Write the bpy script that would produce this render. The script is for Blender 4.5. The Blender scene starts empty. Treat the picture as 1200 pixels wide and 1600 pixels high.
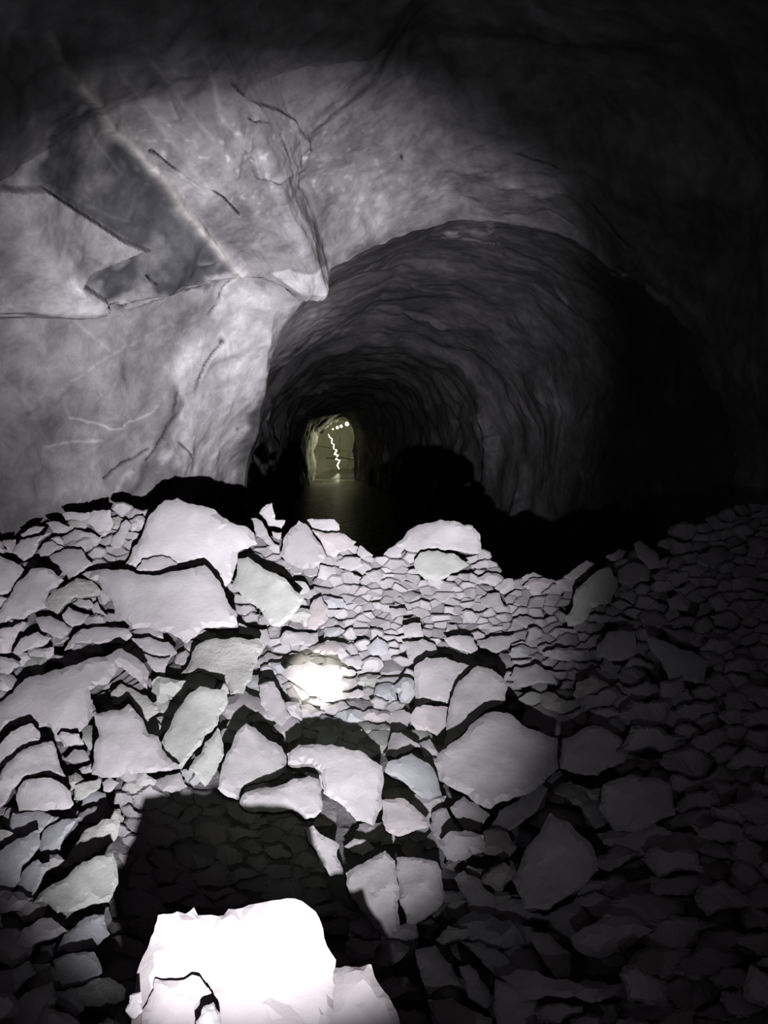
import bpy, bmesh, math, random
import numpy as np
from mathutils import Vector, Matrix, noise, geometry

random.seed(7)
sc = bpy.context.scene
# ------------------------------------------------------------------ camera
F = 1200.0                       # focal length in pixels of a 1200 x 1600 frame
EYE = Vector((0.0, 0.0, 2.4))    # water level is z = 0
PITCH = math.atan(100 / F)       # horizon 100 px above the middle
cam = bpy.data.cameras.new('camera')
cam.sensor_fit = 'VERTICAL'; cam.sensor_height = 36; cam.lens = 36 * F / 1600
cam.clip_start = 0.02; cam.clip_end = 400
co = bpy.data.objects.new('camera', cam); sc.collection.objects.link(co)
co.location = EYE; co.rotation_euler = (math.pi / 2 - PITCH, 0, 0)
sc.camera = co
# ------------------------------------------------------------------ world and exposure
w = bpy.data.worlds.new('dark_air'); sc.world = w; w.use_nodes = True
w.node_tree.nodes['Background'].inputs[0].default_value = (0.9, 0.75, 0.85, 1)
w.node_tree.nodes['Background'].inputs[1].default_value = 0.03
sc.view_settings.view_transform = 'Standard'; sc.view_settings.look = 'None'
sc.view_settings.gamma = 1.0; sc.view_settings.use_curve_mapping = False
sc.view_settings.exposure = 0.0
sc.cycles.diffuse_bounces = 0
# ------------------------------------------------------------------ lamps
CP, SP = math.cos(PITCH), math.sin(PITCH)
def pt(px, py, z):
    """world point seen at pixel (px, py) at depth z along the optical axis"""
    xc = (px - 600) / F * z; yc = (800 - py) / F * z
    return Vector((EYE.x + xc, EYE.y + z * CP + yc * SP, EYE.z - z * SP + yc * CP))
def proj(v):
    d = v - EYE
    z = d.y * CP - d.z * SP
    yc = d.y * SP + d.z * CP
    if z < 0.05: return (-9999, -9999, z)
    return (600 + d.x / z * F, 800 - yc / z * F, z)
def spot(name, loc, target, size, blend, power, color, radius=0.02):
    l = bpy.data.lights.new(name, 'SPOT'); l.energy = power; l.color = color
    l.spot_size = math.radians(size); l.spot_blend = blend; l.shadow_soft_size = radius
    o = bpy.data.objects.new(name, l); sc.collection.objects.link(o); o.location = loc
    o.rotation_euler = (Vector(target) - Vector(loc)).to_track_quat('-Z', 'Y').to_euler()
    return o
HAND = EYE + Vector((0.07, 0.0, -0.71))           # torch held at the chest, under the phone
def beam(az, el): a, e = math.radians(az), math.radians(el); return HAND + Vector((math.sin(a) * math.cos(e), math.cos(a) * math.cos(e), math.sin(e)))
WHITE = (1.0, 0.965, 1.0)
spot('torch_hot_beam', HAND, beam(-5.5, 10.2), 45, 1.0, 1750, WHITE)
spot('torch_wide_beam', HAND, beam(-10.8, 5.6), 56, 0.55, 620, WHITE)
spot('torch_spill', HAND, beam(-8, 12), 76, 1.0, 38, (0.97, 0.97, 1.0))
spot('torch_faint_spill', HAND, beam(-2, 18), 100, 1.0, 13, (0.95, 0.97, 1.0))
HEAD = EYE + Vector((0.05, -0.05, 0.12))          # cap lamp with a narrow warm beam
spot('cap_lamp_beam', HEAD, pt(497, 1062, 4.3), 5.2, 0.75, 1150, (1.0, 0.97, 0.80), 0.01)
spot('cap_lamp_halo', HEAD, pt(490, 1085, 4.3), 30, 1.0, 30, (0.9, 1.0, 0.80), 0.02)

# ------------------------------------------------------------------ materials
def new_mat(name):
    m = bpy.data.materials.new(name); m.use_nodes = True
    nt = m.node_tree; b = nt.nodes['Principled BSDF']
    return m, nt, b
def N(nt, t, **kw):
    n = nt.nodes.new(t)
    for k, v in kw.items(): setattr(n, k, v)
    return n
def rock_material(name, c1, c2, rough=0.85, stripes=0.0, bump=0.35, attr=False, grain=9.0):
    m, nt, b = new_mat(name); L = nt.links
    g = N(nt, 'ShaderNodeNewGeometry')
    n1 = N(nt, 'ShaderNodeTexNoise'); n1.inputs['Scale'].default_value = grain * 0.35; n1.inputs['Detail'].default_value = 8
    n1.inputs['Roughness'].default_value = 0.6
    n2 = N(nt, 'ShaderNodeTexNoise'); n2.inputs['Scale'].default_value = grain * 4; n2.inputs['Detail'].default_value = 9
    n2.inputs['Roughness'].default_value = 0.68
    L.new(g.outputs['Position'], n1.inputs['Vector']); L.new(g.outputs['Position'], n2.inputs['Vector'])
    r = N(nt, 'ShaderNodeValToRGB'); r.color_ramp.elements[0].position = 0.3; r.color_ramp.elements[1].position = 0.7
    r.color_ramp.elements[0].color = (*c1, 1); r.color_ramp.elements[1].color = (*c2, 1)
    L.new(n1.outputs['Fac'], r.inputs['Fac'])
    out = r.outputs['Color']
    oi = N(nt, 'ShaderNodeObjectInfo')
    hs = N(nt, 'ShaderNodeHueSaturation')
    mr = N(nt, 'ShaderNodeMapRange'); mr.inputs['To Min'].default_value = 0.86; mr.inputs['To Max'].default_value = 1.08
    L.new(oi.outputs['Random'], mr.inputs['Value']); L.new(mr.outputs['Result'], hs.inputs['Value'])
    L.new(out, hs.inputs['Color']); out = hs.outputs['Color']
    if attr:
        n3 = N(nt, 'ShaderNodeTexNoise'); n3.inputs['Scale'].default_value = 7; n3.inputs['Detail'].default_value = 12; n3.inputs['Roughness'].default_value = .72; n3.inputs['Distortion'].default_value = .6
        L.new(g.outputs['Position'], n3.inputs['Vector'])
        m3 = N(nt, 'ShaderNodeMapRange'); m3.inputs['From Min'].default_value = .3; m3.inputs['From Max'].default_value = .7; m3.inputs['To Min'].default_value = .68; m3.inputs['To Max'].default_value = 1.3
        L.new(n3.outputs['Fac'], m3.inputs['Value']); h3 = N(nt, 'ShaderNodeHueSaturation'); L.new(m3.outputs['Result'], h3.inputs['Value']); L.new(out, h3.inputs['Color']); out = h3.outputs['Color']
        a = N(nt, 'ShaderNodeAttribute', attribute_name='tone')
        mx = N(nt, 'ShaderNodeMix', data_type='RGBA', blend_type='MULTIPLY'); mx.inputs['Factor'].default_value = 1
        L.new(out, mx.inputs['A']); L.new(a.outputs['Color'], mx.inputs['B']); out = mx.outputs['Result']
    L.new(out, b.inputs['Base Color'])
    b.inputs['Roughness'].default_value = rough
    b.inputs['Specular IOR Level'].default_value = 0.25
    bp = N(nt, 'ShaderNodeBump'); bp.inputs['Strength'].default_value = bump; bp.inputs['Distance'].default_value = 0.02
    h = n2.outputs['Fac']
    if stripes:
        mp = N(nt, 'ShaderNodeMapping'); mp.inputs['Scale'].default_value = (1.2, 3, 17); mp.inputs['Rotation'].default_value = (0.2, 0.08, 0)
        L.new(g.outputs['Position'], mp.inputs['Vector'])
        ns = N(nt, 'ShaderNodeTexNoise'); ns.inputs['Scale'].default_value = 1.3; ns.inputs['Detail'].default_value = 4
        L.new(mp.outputs['Vector'], ns.inputs['Vector'])
        ma = N(nt, 'ShaderNodeMath', operation='MULTIPLY_ADD'); ma.inputs[1].default_value = stripes
        L.new(ns.outputs['Fac'], ma.inputs[0]); L.new(h, ma.inputs[2]); h = ma.outputs[0]
    L.new(h, bp.inputs['Height']); L.new(bp.outputs['Normal'], b.inputs['Normal'])
    return m
M_ROCK = rock_material('pale_rock', (0.50, 0.475, 0.505), (0.60, 0.58, 0.61), bump=0.22)
M_GREEN = rock_material('pale_greenish_rock', (0.49, 0.51, 0.49), (0.60, 0.62, 0.60), bump=0.22)
M_BLUE = rock_material('pale_bluish_rock', (0.46, 0.475, 0.52), (0.56, 0.575, 0.62), bump=0.25)
M_PINK = rock_material('pale_pinkish_rock', (0.53, 0.485, 0.505), (0.63, 0.58, 0.60), bump=0.22)
M_STRIPE = rock_material('layered_rock', (0.47, 0.47, 0.46), (0.60, 0.60, 0.585), stripes=1.6, bump=0.5)
M_DARK = rock_material('dark_grey_rock', (0.22, 0.22, 0.23), (0.33, 0.32, 0.33), bump=0.4)
M_BED = rock_material('rock_crumbs', (0.30, 0.29, 0.31), (0.45, 0.43, 0.46), bump=0.8, grain=14)
M_WALL = rock_material('tunnel_rock', (0.24, 0.235, 0.25), (0.46, 0.445, 0.465), rough=0.8, bump=0.28, attr=True, grain=5)
MATS = dict(r=M_ROCK, g=M_GREEN, b=M_BLUE, p=M_PINK, s=M_STRIPE, d=M_DARK)

# ------------------------------------------------------------------ helpers
def link_mesh(name, verts, faces, mat, smooth_angle=None):
    me = bpy.data.meshes.new(name); me.from_pydata([tuple(v) for v in verts], [], faces)
    me.validate(); me.update(); me.materials.append(mat)
    if smooth_angle is not None:
        me.polygons.foreach_set('use_smooth', [True] * len(me.polygons))
        me.set_sharp_from_angle(angle=math.radians(smooth_angle))
    o = bpy.data.objects.new(name, me); sc.collection.objects.link(o)
    return o
def interp(xs, ys, x): return float(np.interp(x, xs, ys))
YS = [700, 760, 800, 850, 900, 1000, 1100, 1200, 1300, 1400, 1500, 1600, 1900]
ZS = [6.5, 6.25, 6.0, 5.75, 5.4, 4.75, 4.15, 3.6, 3.15, 2.8, 2.5, 2.2, 1.75]
def zg(x, y):
    """depth of the rubble surface at a pixel: it climbs towards both walls"""
    f = 1.0
    if x < 400: f = 1 - 0.14 * min(1.3, (400 - x) / 400) * interp([900, 1400], [1, .6], y)
    if x > 800: f = 1 - 0.15 * min(1.4, (x - 800) / 400) * interp([900, 1400], [1, .4], y)
    return interp(YS, ZS, y) * f
TOPX = [-300, 0, 30, 75, 130, 200, 230, 262, 300, 385, 405, 430, 465, 525, 560, 595, 620, 687, 748, 765, 785, 860, 930, 1000, 1080, 1150, 1250, 1500]
TOPY = [880, 858, 845, 815, 808, 792, 800, 800, 815, 850, 835, 840, 830, 830, 860, 878, 862, 845, 858, 880, 905, 915, 895, 868, 830, 798, 780, 760]
def ytop(x): return interp(TOPX, TOPY, x)

def seg_dist(px, py, line):
    best = np.full(px.shape, 1e9)
    for (x1, y1), (x2, y2) in zip(line, line[1:]):
        dx, dy = x2 - x1, y2 - y1; L2 = dx * dx + dy * dy + 1e-9
        t = np.clip(((px - x1) * dx + (py - y1) * dy) / L2, 0, 1)
        best = np.minimum(best, np.hypot(px - x1 - t * dx, py - y1 - t * dy))
    return best
def in_poly(px, py, poly):
    ins = np.zeros(px.shape, bool); n = len(poly)
    for i in range(n):
        x1, y1 = poly[i]; x2, y2 = poly[(i + 1) % n]
        c = ((y1 > py) != (y2 > py)) & (px < (x2 - x1) * (py - y1) / ((y2 - y1) if y2 != y1 else 1e-9) + x1)
        ins ^= c
    return ins

def roughen(poly, rng, size, amount):
    """fractal midpoint displacement of an outline"""
    for _ in range(3):
        out = []
        for i, a in enumerate(poly):
            b = poly[(i + 1) % len(poly)]
            out.append(a)
            d = math.hypot(b[0] - a[0], b[1] - a[1])
            if d > size:
                k = rng.uniform(-amount, amount) * d
                nx, ny = -(b[1] - a[1]) / d, (b[0] - a[0]) / d
                out.append(((a[0] + b[0]) / 2 + nx * k, (a[1] + b[1]) / 2 + ny * k))
        poly = out
    return poly

def rock_mesh(poly, rng, z=None, lift=0.0, lean=0.55, thick=None, detail=0, bulge=0.06, chamfer=0.06, side=None, facet=.30):
    """a solid broken block whose visible face has the given outline: tilted broken facets, chamfered rim, tapering back"""
    n = len(poly)
    area = 0.5 * sum(poly[i][0] * poly[(i + 1) % n][1] - poly[(i + 1) % n][0] * poly[i][1] for i in range(n))
    if area < 0: poly = poly[::-1]
    xs = [p[0] for p in poly]; ys = [p[1] for p in poly]
    cx, cy = (sum(xs) / n, sum(ys) / n) if n < 9 else ((min(xs) + max(xs)) / 2 * .5 + sum(xs) / n * .5, (min(ys) + max(ys)) / 2 * .5 + sum(ys) / n * .5)
    yb, yt = max(ys), min(ys)
    zb = z if z is not None else zg(cx, yb) - lift
    dz = (zg(cx, yt) - zg(cx, yb)) * lean if z is None else lean * (yb - yt) / F * z
    sp = math.sqrt(abs(area)); size = sp / F * zb
    tx = (rng.uniform(-.3, .3) if side is None else side)
    planes = [(0, 0, 0)] + [(rng.uniform(-facet, facet), rng.uniform(-facet, facet), rng.uniform(-.02, .07)) for _ in range(4)]
    def depth(x, y):
        u, v = (x - cx) / sp, (y - cy) / sp
        f = max(p[0] * u + p[1] * v - p[2] for p in planes)
        return zb + dz * (yb - y) / max(1, yb - yt) + tx * (x - cx) / F * zb + f * size
    if thick is None: thick = max(0.10, size * 0.75)
    bm = bmesh.new()
    if detail:
        g = sp / (4.5, 8, 15)[detail - 1]
        pin = []; y = yt
        while y < yb:
            x = min(xs)
            while x < max(xs):
                pin.append((x + rng.uniform(-.4, .4) * g, y + rng.uniform(-.4, .4) * g)); x += g
            y += g
        A = np.array(pin); P = [tuple(p) for p in poly]
        dist = seg_dist(A[:, 0], A[:, 1], P + [P[0]]); ins = in_poly(A[:, 0], A[:, 1], P)
        keep = [(float(a[0]), float(a[1]), float(d)) for a, d, k in zip(A, dist, ins) if k and d > g * .35]
        co = [Vector(p) for p in P] + [Vector((k[0], k[1])) for k in keep]
        r = geometry.delaunay_2d_cdt(co, [], [list(range(n))], 1, 1e-4)
        vc, fc, orig = r[0], r[2], r[3]
        off = Vector((rng.uniform(0, 50), rng.uniform(0, 50), rng.uniform(0, 50)))
        rim = [None] * n; vs = []
        for vi, (p, og) in enumerate(zip(vc, orig)):
            k = og[0] if og else n
            if k < n: d = 0.0
            else: d = keep[k - n][2] if k - n < len(keep) else g
            e = max(0, 1 - d / (sp * .08))
            q = Vector((p.x, p.y, 0)) * (2.6 / sp) + off
            a = noise.noise(q); st = round((a + .15 * noise.noise(q * 5)) * 5) / 5
            h = .045 * st + (.014 * noise.fractal(q * 3, 1.0, 2.1, 4) if detail > 1 else 0)
            v = bm.verts.new(pt(p.x, p.y, depth(p.x, p.y) + chamfer * size * e * e - h * size)); vs.append(v)
            if k < n: rim[k] = v
        for f in fc:
            try: bm.faces.new([vs[i] for i in f])
            except ValueError: pass
        outer = [v if v is not None else bm.verts.new(pt(*poly[i], depth(*poly[i]))) for i, v in enumerate(rim)]
    else:
        outer = [bm.verts.new(pt(x, y, depth(x, y) + chamfer * size * rng.uniform(.5, 1.2))) for x, y in poly]
        inner = []
        for x, y in poly:
            k = .8 + rng.uniform(-.12, .08)
            X, Y = cx + (x - cx) * k, cy + (y - cy) * k
            inner.append(bm.verts.new(pt(X, Y, depth(X, Y) - .04 * size)))
        bm.faces.new(inner)
        for i in range(n):
            j = (i + 1) % n
            bm.faces.new((outer[i], outer[j], inner[j], inner[i]))
    back = []
    for x, y in poly:
        k = 0.74 + rng.uniform(-.08, .08)
        X, Y = cx + (x - cx) * k, cy + (y - cy) * k
        p = pt(X, Y, depth(X, Y) + thick * rng.uniform(.8, 1.1))
        p.z -= thick * 0.12
        back.append(bm.verts.new(p))
    for i in range(n):
        j = (i + 1) % n
        try: bm.faces.new((back[i], back[j], outer[j], outer[i]))
        except ValueError: pass
    bm.faces.new(back[::-1])
    bmesh.ops.triangulate(bm, faces=[f for f in bm.faces if len(f.verts) > 4])
    bmesh.ops.recalc_face_normals(bm, faces=bm.faces)
    return bm, size
def bm_object(name, bm, mat, angle=18):
    # origin at the stone's lowest middle point
    zs = min(v.co.z for v in bm.verts); c = sum((v.co for v in bm.verts), Vector()) / len(bm.verts)
    org = Vector((c.x, c.y, zs))
    for v in bm.verts: v.co -= org
    me = bpy.data.meshes.new(name); bm.to_mesh(me); bm.free(); me.materials.append(mat)
    me.polygons.foreach_set('use_smooth', [True] * len(me.polygons)); me.set_sharp_from_angle(angle=math.radians(angle))
    o = bpy.data.objects.new(name, me); sc.collection.objects.link(o); o.location = org
    return o
def tag(o, label=None, cat=None, group=None, kind=None):
    if label: o['label'] = label
    if cat: o['category'] = cat
    if group: o['group'] = group
    if kind: o['kind'] = kind
    return o

# ------------------------------------------------------------------ the tunnel shell: lofts between broken rings
def resample(ring, m):
    P = [Vector(p) for p in ring]
    d = [0]
    for a, b in zip(P, P[1:]): d.append(d[-1] + math.hypot(b.x - a.x, b.y - a.y))
    return P, d
def ring_param(ring, ts):
    a = np.array(ring, float); k = np.linspace(0, 1, len(a))
    return np.stack([np.interp(ts, k, a[:, i]) for i in range(3)], 1)
def soft_poly(px, py, poly, s):
    d = seg_dist(px, py, poly + [poly[0]]); ins = in_poly(px, py, poly)
    return np.clip(0.5 + np.where(ins, d, -d) / (2 * s), 0, 1)

# the rock's own colours and breaks, plus some painted light and shade, given as (outline or line, tone, relief)
PALE_FACET = [(-60, 285), (20, 292), (55, 290), (90, 310), (135, 338), (190, 375), (232, 392), (205, 400), (150, 425), (128, 445), (165, 470), (170, 487), (-60, 500)]
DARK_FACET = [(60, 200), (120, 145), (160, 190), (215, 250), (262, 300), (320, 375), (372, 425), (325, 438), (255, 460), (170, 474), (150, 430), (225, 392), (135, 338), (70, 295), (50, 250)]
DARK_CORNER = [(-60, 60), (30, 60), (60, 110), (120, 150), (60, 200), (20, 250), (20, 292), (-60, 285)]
PAINTED_GLEAM = [(300, 448), (380, 436), (480, 470), (520, 500), (470, 545), (400, 605), (372, 655), (380, 760), (270, 740), (262, 690), (290, 560), (330, 480)]  # brighter lit strip of wall, its light painted into the rock tone
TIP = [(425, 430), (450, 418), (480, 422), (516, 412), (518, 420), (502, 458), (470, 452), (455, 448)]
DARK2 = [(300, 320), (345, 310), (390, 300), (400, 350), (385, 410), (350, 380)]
STEP_BLOCK = [(400, 160), (430, 170), (470, 200), (485, 235), (470, 260), (430, 285), (400, 275), (385, 230)]
VEIN = [(85, 70), (130, 135), (165, 180), (205, 225), (240, 268), (290, 335), (335, 385), (378, 432)]
VEINS_AND_SHADING = [([(25, 45), (52, 80), (42, 130), (42, 200), (38, 240), (30, 290)], 9, 1.5), ([(236, 105), (262, 135), (300, 180), (330, 215)], 4, 1.35),
         ([(325, 105), (340, 150), (350, 190), (372, 210)], 4, 1.4), ([(110, 654), (140, 660), (190, 670), (215, 655), (245, 632)], 1.8, 1.8),
         ([(70, 694), (95, 691), (135, 693), (160, 690)], 1.8, 1.7), ([(105, 592), (165, 560), (260, 512)], 1.8, 1.35),
         ([(105, 490), (150, 530), (170, 548)], 2.5, 1.3), ([(0, 585), (45, 635), (80, 700)], 3, 1.25), ([(120, 830), (150, 795), (175, 755), (200, 735)], 3, 1.6),
         ([(240, 735), (262, 700), (275, 670), (300, 640)], 3, 1.4), ([(348, 530), (365, 512), (385, 495)], 2.5, 1.6), ([(148, 210), (185, 260), (195, 275)], 2.5, 1.5),
         ([(100, 300), (150, 330), (200, 345), (210, 300)], 2.5, 1.4)]
CRACKS = [([(240, 240), (270, 262), (310, 286), (330, 294), (350, 308), (373, 333)], 1.7), ([(428, 208), (434, 228), (443, 248), (447, 272)], 1.7), ([(368, 145), (385, 152), (388, 148)], 2),
          ([(390, 188), (416, 190)], 1.6), ([(514, 318), (516, 336)], 1.8), ([(372, 435), (355, 455), (348, 470)], 1.6), ([(340, 482), (330, 494)], 1.8),
          ([(350, 530), (342, 540), (330, 555), (318, 575), (305, 598), (300, 612)], 2.0), ([(344, 532), (350, 536)], 5), ([(274, 612), (268, 632), (262, 655), (248, 690), (225, 720)], 1.8),
          ([(274, 688), (286, 700), (296, 712)], 2.2), ([(236, 436), (248, 448)], 1.8), ([(790, 342), (820, 341), (855, 334)], 2.2), ([(855, 334), (875, 345), (895, 357)], 1.7),
          ([(738, 272), (745, 268), (757, 278)], 2.2), ([(800, 255), (830, 266), (870, 272)], 1.8), ([(632, 250), (638, 262)], 1.6), ([(325, 452), (330, 448)], 2.5),
          ([(372, 670), (376, 674)], 3), ([(586, 483), (594, 484)], 2.5), ([(930, 320), (960, 350), (1000, 380)], 3), ([(155, 745), (200, 715), (230, 700)], 1.6)]
VEINS_AND_SHADING += [([(270, 612), (264, 655), (240, 712), (196, 768)], 9, .5), ([(292, 560), (282, 610), (286, 660), (255, 712)], 5, 1.3), ([(486, 545), (432, 590), (398, 640), (380, 700)], 11, .55), ([(-20, 700), (20, 800), (40, 860)], 50, .7), ([(190, 120), (330, 300)], 4, 1.25), ([(400, 230), (470, 400)], 5, 1.25), ([(520, 330), (620, 320), (700, 300)], 10, 1.2), ([(560, 400), (640, 360), (720, 335)], 8, .6), ([(720, 290), (800, 330), (850, 345)], 14, .65)]  # mostly fold shading of the wall, painted as dark and bright bands
CHIPS_AND_HIGHLIGHTS = [([(962, 420), (992, 426)], 3, 1.8), ([(1010, 440), (1020, 452), (1045, 470)], 6, 1.5), ([(905, 735), (915, 742)], 6, 1.5), ([(1022, 745), (1026, 765)], 5, 2.0),  # pale chips and, at right, faint highlights painted as colour
              ([(700, 372), (712, 370)], 3, 2.2), ([(735, 368), (750, 375), (770, 362)], 5, 1.9), ([(870, 453), (885, 470)], 3, 1.8), ([(800, 302), (830, 305), (870, 300)], 9, 1.6),
              ([(310, 411), (332, 409)], 3, 2.3), ([(275, 722), (290, 708)], 9, 1.5), ([(120, 445), (130, 460)], 6, 1.4), ([(195, 480), (258, 471)], 2, 1.3),
              ([(270, 180), (262, 160)], 5, 1.4), ([(842, 620), (880, 630)], 6, 1.3), ([(690, 375), (780, 385)], 2, 1.5)]
def build_shell(name, rings, m, n, amp, mat=M_WALL, label=None, paint=True, split=None, seed=0):
    """rings: list of [(px, py, depth)] with equal counts; n samples between neighbouring rings"""
    ts = np.linspace(0, 1, m)
    R = [ring_param(r, ts) for r in rings]
    rows = []
    for a, b, k in zip(R, R[1:], n):
        A = np.array([pt(*p) for p in a]); B = np.array([pt(*p) for p in b])
        for i in range(k): rows.append(A + (B - A) * (i / k))
    rows.append(np.array([pt(*p) for p in R[-1]]))
    G = np.array(rows); H, W, _ = G.shape
    V = G.reshape(-1, 3)
    e = np.array(EYE); D = V - e
    zc = D[:, 1] * CP - D[:, 2] * SP; yc = D[:, 1] * SP + D[:, 2] * CP
    ok = zc > 0.3; zs = np.where(ok, zc, 1)
    px = np.where(ok, 600 + D[:, 0] / zs * F, -9999); py = np.where(ok, 800 - yc / zs * F, -9999)
    # grid normals, pointing into the tunnel
    du = np.gradient(G, axis=1).reshape(-1, 3); dv = np.gradient(G, axis=0).reshape(-1, 3)
    nn = np.cross(du, dv); nn /= np.linalg.norm(nn, axis=1, keepdims=True) + 1e-9
    axis = np.array([e[0] + .1, 0, e[2] + .2]); toC = axis - V; toC[:, 1] = 0
    nn *= np.sign(np.sum(nn * toC, 1, keepdims=True))
    disp = np.empty(len(V)); tone = np.ones(len(V))
    for i, v in enumerate(V):
        q = Vector(v); q += noise.noise_vector(q * 1.1) * .35
        big = noise.noise(q * 0.75 + Vector((3.1 + seed, 0, 0)))
        fine = noise.fractal(q * 2.6, 0.9, 2.1, 5)
        disp[i] = amp * (big * 1.1 + fine * 0.13)
        for fs, fa in ((.8, .8), (2.1, .2)):
            w_ = q * fs + Vector((seed, 3, 1)); vd, vp = noise.voronoi(w_); c0 = vp[0]; ed = min(1, (vd[1] - vd[0]) / .22); ed = ed * ed * (3 - 2 * ed); gv = noise.noise_vector(c0 * 5.3 + Vector((.5, .5, .5)))
            disp[i] += amp * fa * ed * (1.4 * gv.dot(w_ - c0) + .5 * noise.noise(c0 * 7.1 + Vector((.3, .1, .7))))
        tone[i] = 0.97 + 0.30 * noise.fractal(Vector((q.x * 1.3, q.y * .9, q.z * 1.3)), .8, 2.0, 7)
    col = np.stack([tone, tone, tone], 1)
    if paint:
        k = soft_poly(px, py, PALE_FACET, 3); disp += .07 * k; col *= (1 + .42 * k)[:, None]
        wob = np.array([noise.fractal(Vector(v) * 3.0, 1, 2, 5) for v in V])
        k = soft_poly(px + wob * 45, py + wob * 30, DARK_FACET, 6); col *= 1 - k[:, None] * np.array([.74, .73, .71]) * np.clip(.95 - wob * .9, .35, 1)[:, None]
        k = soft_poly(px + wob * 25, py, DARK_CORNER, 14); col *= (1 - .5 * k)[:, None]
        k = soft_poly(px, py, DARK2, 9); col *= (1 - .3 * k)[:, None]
        k = soft_poly(px + wob * 20, py + wob * 20, PAINTED_GLEAM, 22); col *= (1 + 1.6 * k)[:, None]
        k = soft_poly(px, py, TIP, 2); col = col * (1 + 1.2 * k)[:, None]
        k = soft_poly(px + wob * 14, py, STEP_BLOCK, 3); disp += .05 * k; col *= (1 + .22 * k)[:, None]
        d = seg_dist(px + wob * 10, py, VEIN); k = np.exp(-(d / 9.0) ** 2); disp += .03 * k; col += k[:, None] * np.array([.75, .72, .62])
        for line, wd, t in VEINS_AND_SHADING:
            d = seg_dist(px + wob * 8, py + wob * 8, line); k = np.exp(-(d / wd) ** 2); col *= (1 + (t - 1) * k)[:, None]
        for line, wd, t in CHIPS_AND_HIGHLIGHTS:
            d = seg_dist(px + wob * 12, py + wob * 12, line); k = np.exp(-(d / wd) ** 2); col *= (1 + (t - 1) * k)[:, None]; disp += .02 * k
        for line, wd in CRACKS:
            d = seg_dist(px + wob * 5, py + wob * 5, line); k = np.exp(-(d / (wd * .8)) ** 2) * np.clip(1.0 + wob * 2.2, .15, 1); disp -= .025 * k; col *= (1 - .93 * k)[:, None]
        if name == 'wall_left':      # weaker light in the inner vault, painted as a darker tone
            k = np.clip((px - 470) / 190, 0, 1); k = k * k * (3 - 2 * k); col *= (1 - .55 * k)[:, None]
            k = soft_poly(px + wob * 40, py, [(370, 640), (400, 605), (480, 540), (560, 515), (520, 640), (400, 760), (375, 760)], 12); col *= (1 - .35 * k)[:, None]  # dimmer light behind the bulge, painted into the tone too
        # streaks that follow the vein's direction
        a0, a1 = pt(130, 135, 4.4), pt(380, 434, 5.9); ax = (a1 - a0).normalized(); u1 = ax.orthogonal().normalized(); u2 = ax.cross(u1)
        stv = np.array([noise.fractal(Vector((q.dot(ax) * .5, q.dot(u1) * 3.2, q.dot(u2) * 3.2)), .8, 2.1, 5) for q in map(Vector, V)])
        if name != 'wall_left': col *= (1 + .38 * stv)[:, None]; disp += .018 * stv
        else: col *= (1 + .16 * stv)[:, None]
        # quartz specks and pale dust
        sp = np.array([noise.noise(Vector(v) * 22) for v in V]); reg = np.exp(-((px - 390) / 230.) ** 2 - ((py - 260) / 80.) ** 2)
        col *= (1 + 1.0 * np.clip(sp * 3 - 1.0, 0, 1) * reg)[:, None]
    V2 = V + nn * disp[:, None]
    me = bpy.data.meshes.new(name)
    faces = [(r * W + c, r * W + c + 1, (r + 1) * W + c + 1, (r + 1) * W + c) for r in range(H - 1) for c in range(W - 1)]
    objs = []
    for (nm, c0, c1, lab) in (split or [(name, 0, 1, label)]):
        f = faces if split is None else [q for q in faces if c0 <= ((q[0] % W) / (W - 1)) < c1]
        used = sorted({i for q in f for i in q}); mp = {u: i for i, u in enumerate(used)}
        me = bpy.data.meshes.new(nm); me.from_pydata([tuple(V2[u]) for u in used], [], [tuple(mp[i] for i in q) for q in f])
        at = me.color_attributes.new('tone', 'FLOAT_COLOR', 'POINT')
        c4 = np.ones((len(used), 4), 'f'); c4[:, :3] = np.clip(col[used], 0.02, 2.2); at.data.foreach_set('color', c4.ravel())
        me.polygons.foreach_set('use_smooth', [True] * len(me.polygons)); me.set_sharp_from_angle(angle=math.radians(40))
        me.materials.append(mat)
        o = bpy.data.objects.new(nm, me); sc.collection.objects.link(o); tag(o, lab, kind='structure'); objs.append(o)
    return objs

R0 = [(-1100, 520, 1.6), (-1500, -200, 1.5), (-1300, -900, 1.5), (-500, -1500, 1.6), (700, -1700, 1.7), (1700, -1500, 1.6), (2600, -700, 1.5), (3000, 300, 1.6), (3000, 1200, 1.7), (2600, 2300, 1.8)]
LIP = [(-330, 492, 3.7), (0, 487, 4.7), (160, 485, 5.3), (270, 463, 5.7), (375, 434, 6.1), (440, 450, 6.3), (480, 458, 6.45), (502, 458, 6.55), (518, 420, 6.8), (600, 382, 7.0), (700, 345, 7.2), (800, 362, 7.2), (900, 382, 7.2), (1000, 430, 7.0), (1080, 520, 6.8), (1120, 650, 6.6), (1140, 790, 6.4), (1150, 1050, 5.6)]
R1 = [(-430, 480, 3.1), (-330, 200, 2.9), (-230, 40, 2.8), (-140, -80, 2.8), (-30, -150, 2.8), (60, -190, 2.85), (140, -215, 2.9), (230, -240, 2.9), (320, -255, 2.95), (450, -275, 3.0), (620, -285, 3.0), (800, -270, 3.0), (980, -230, 3.0), (1180, -150, 3.0), (1350, 0, 3.0), (1450, 330, 3.1), (1490, 700, 3.3), (1500, 1150, 3.5)]
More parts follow.
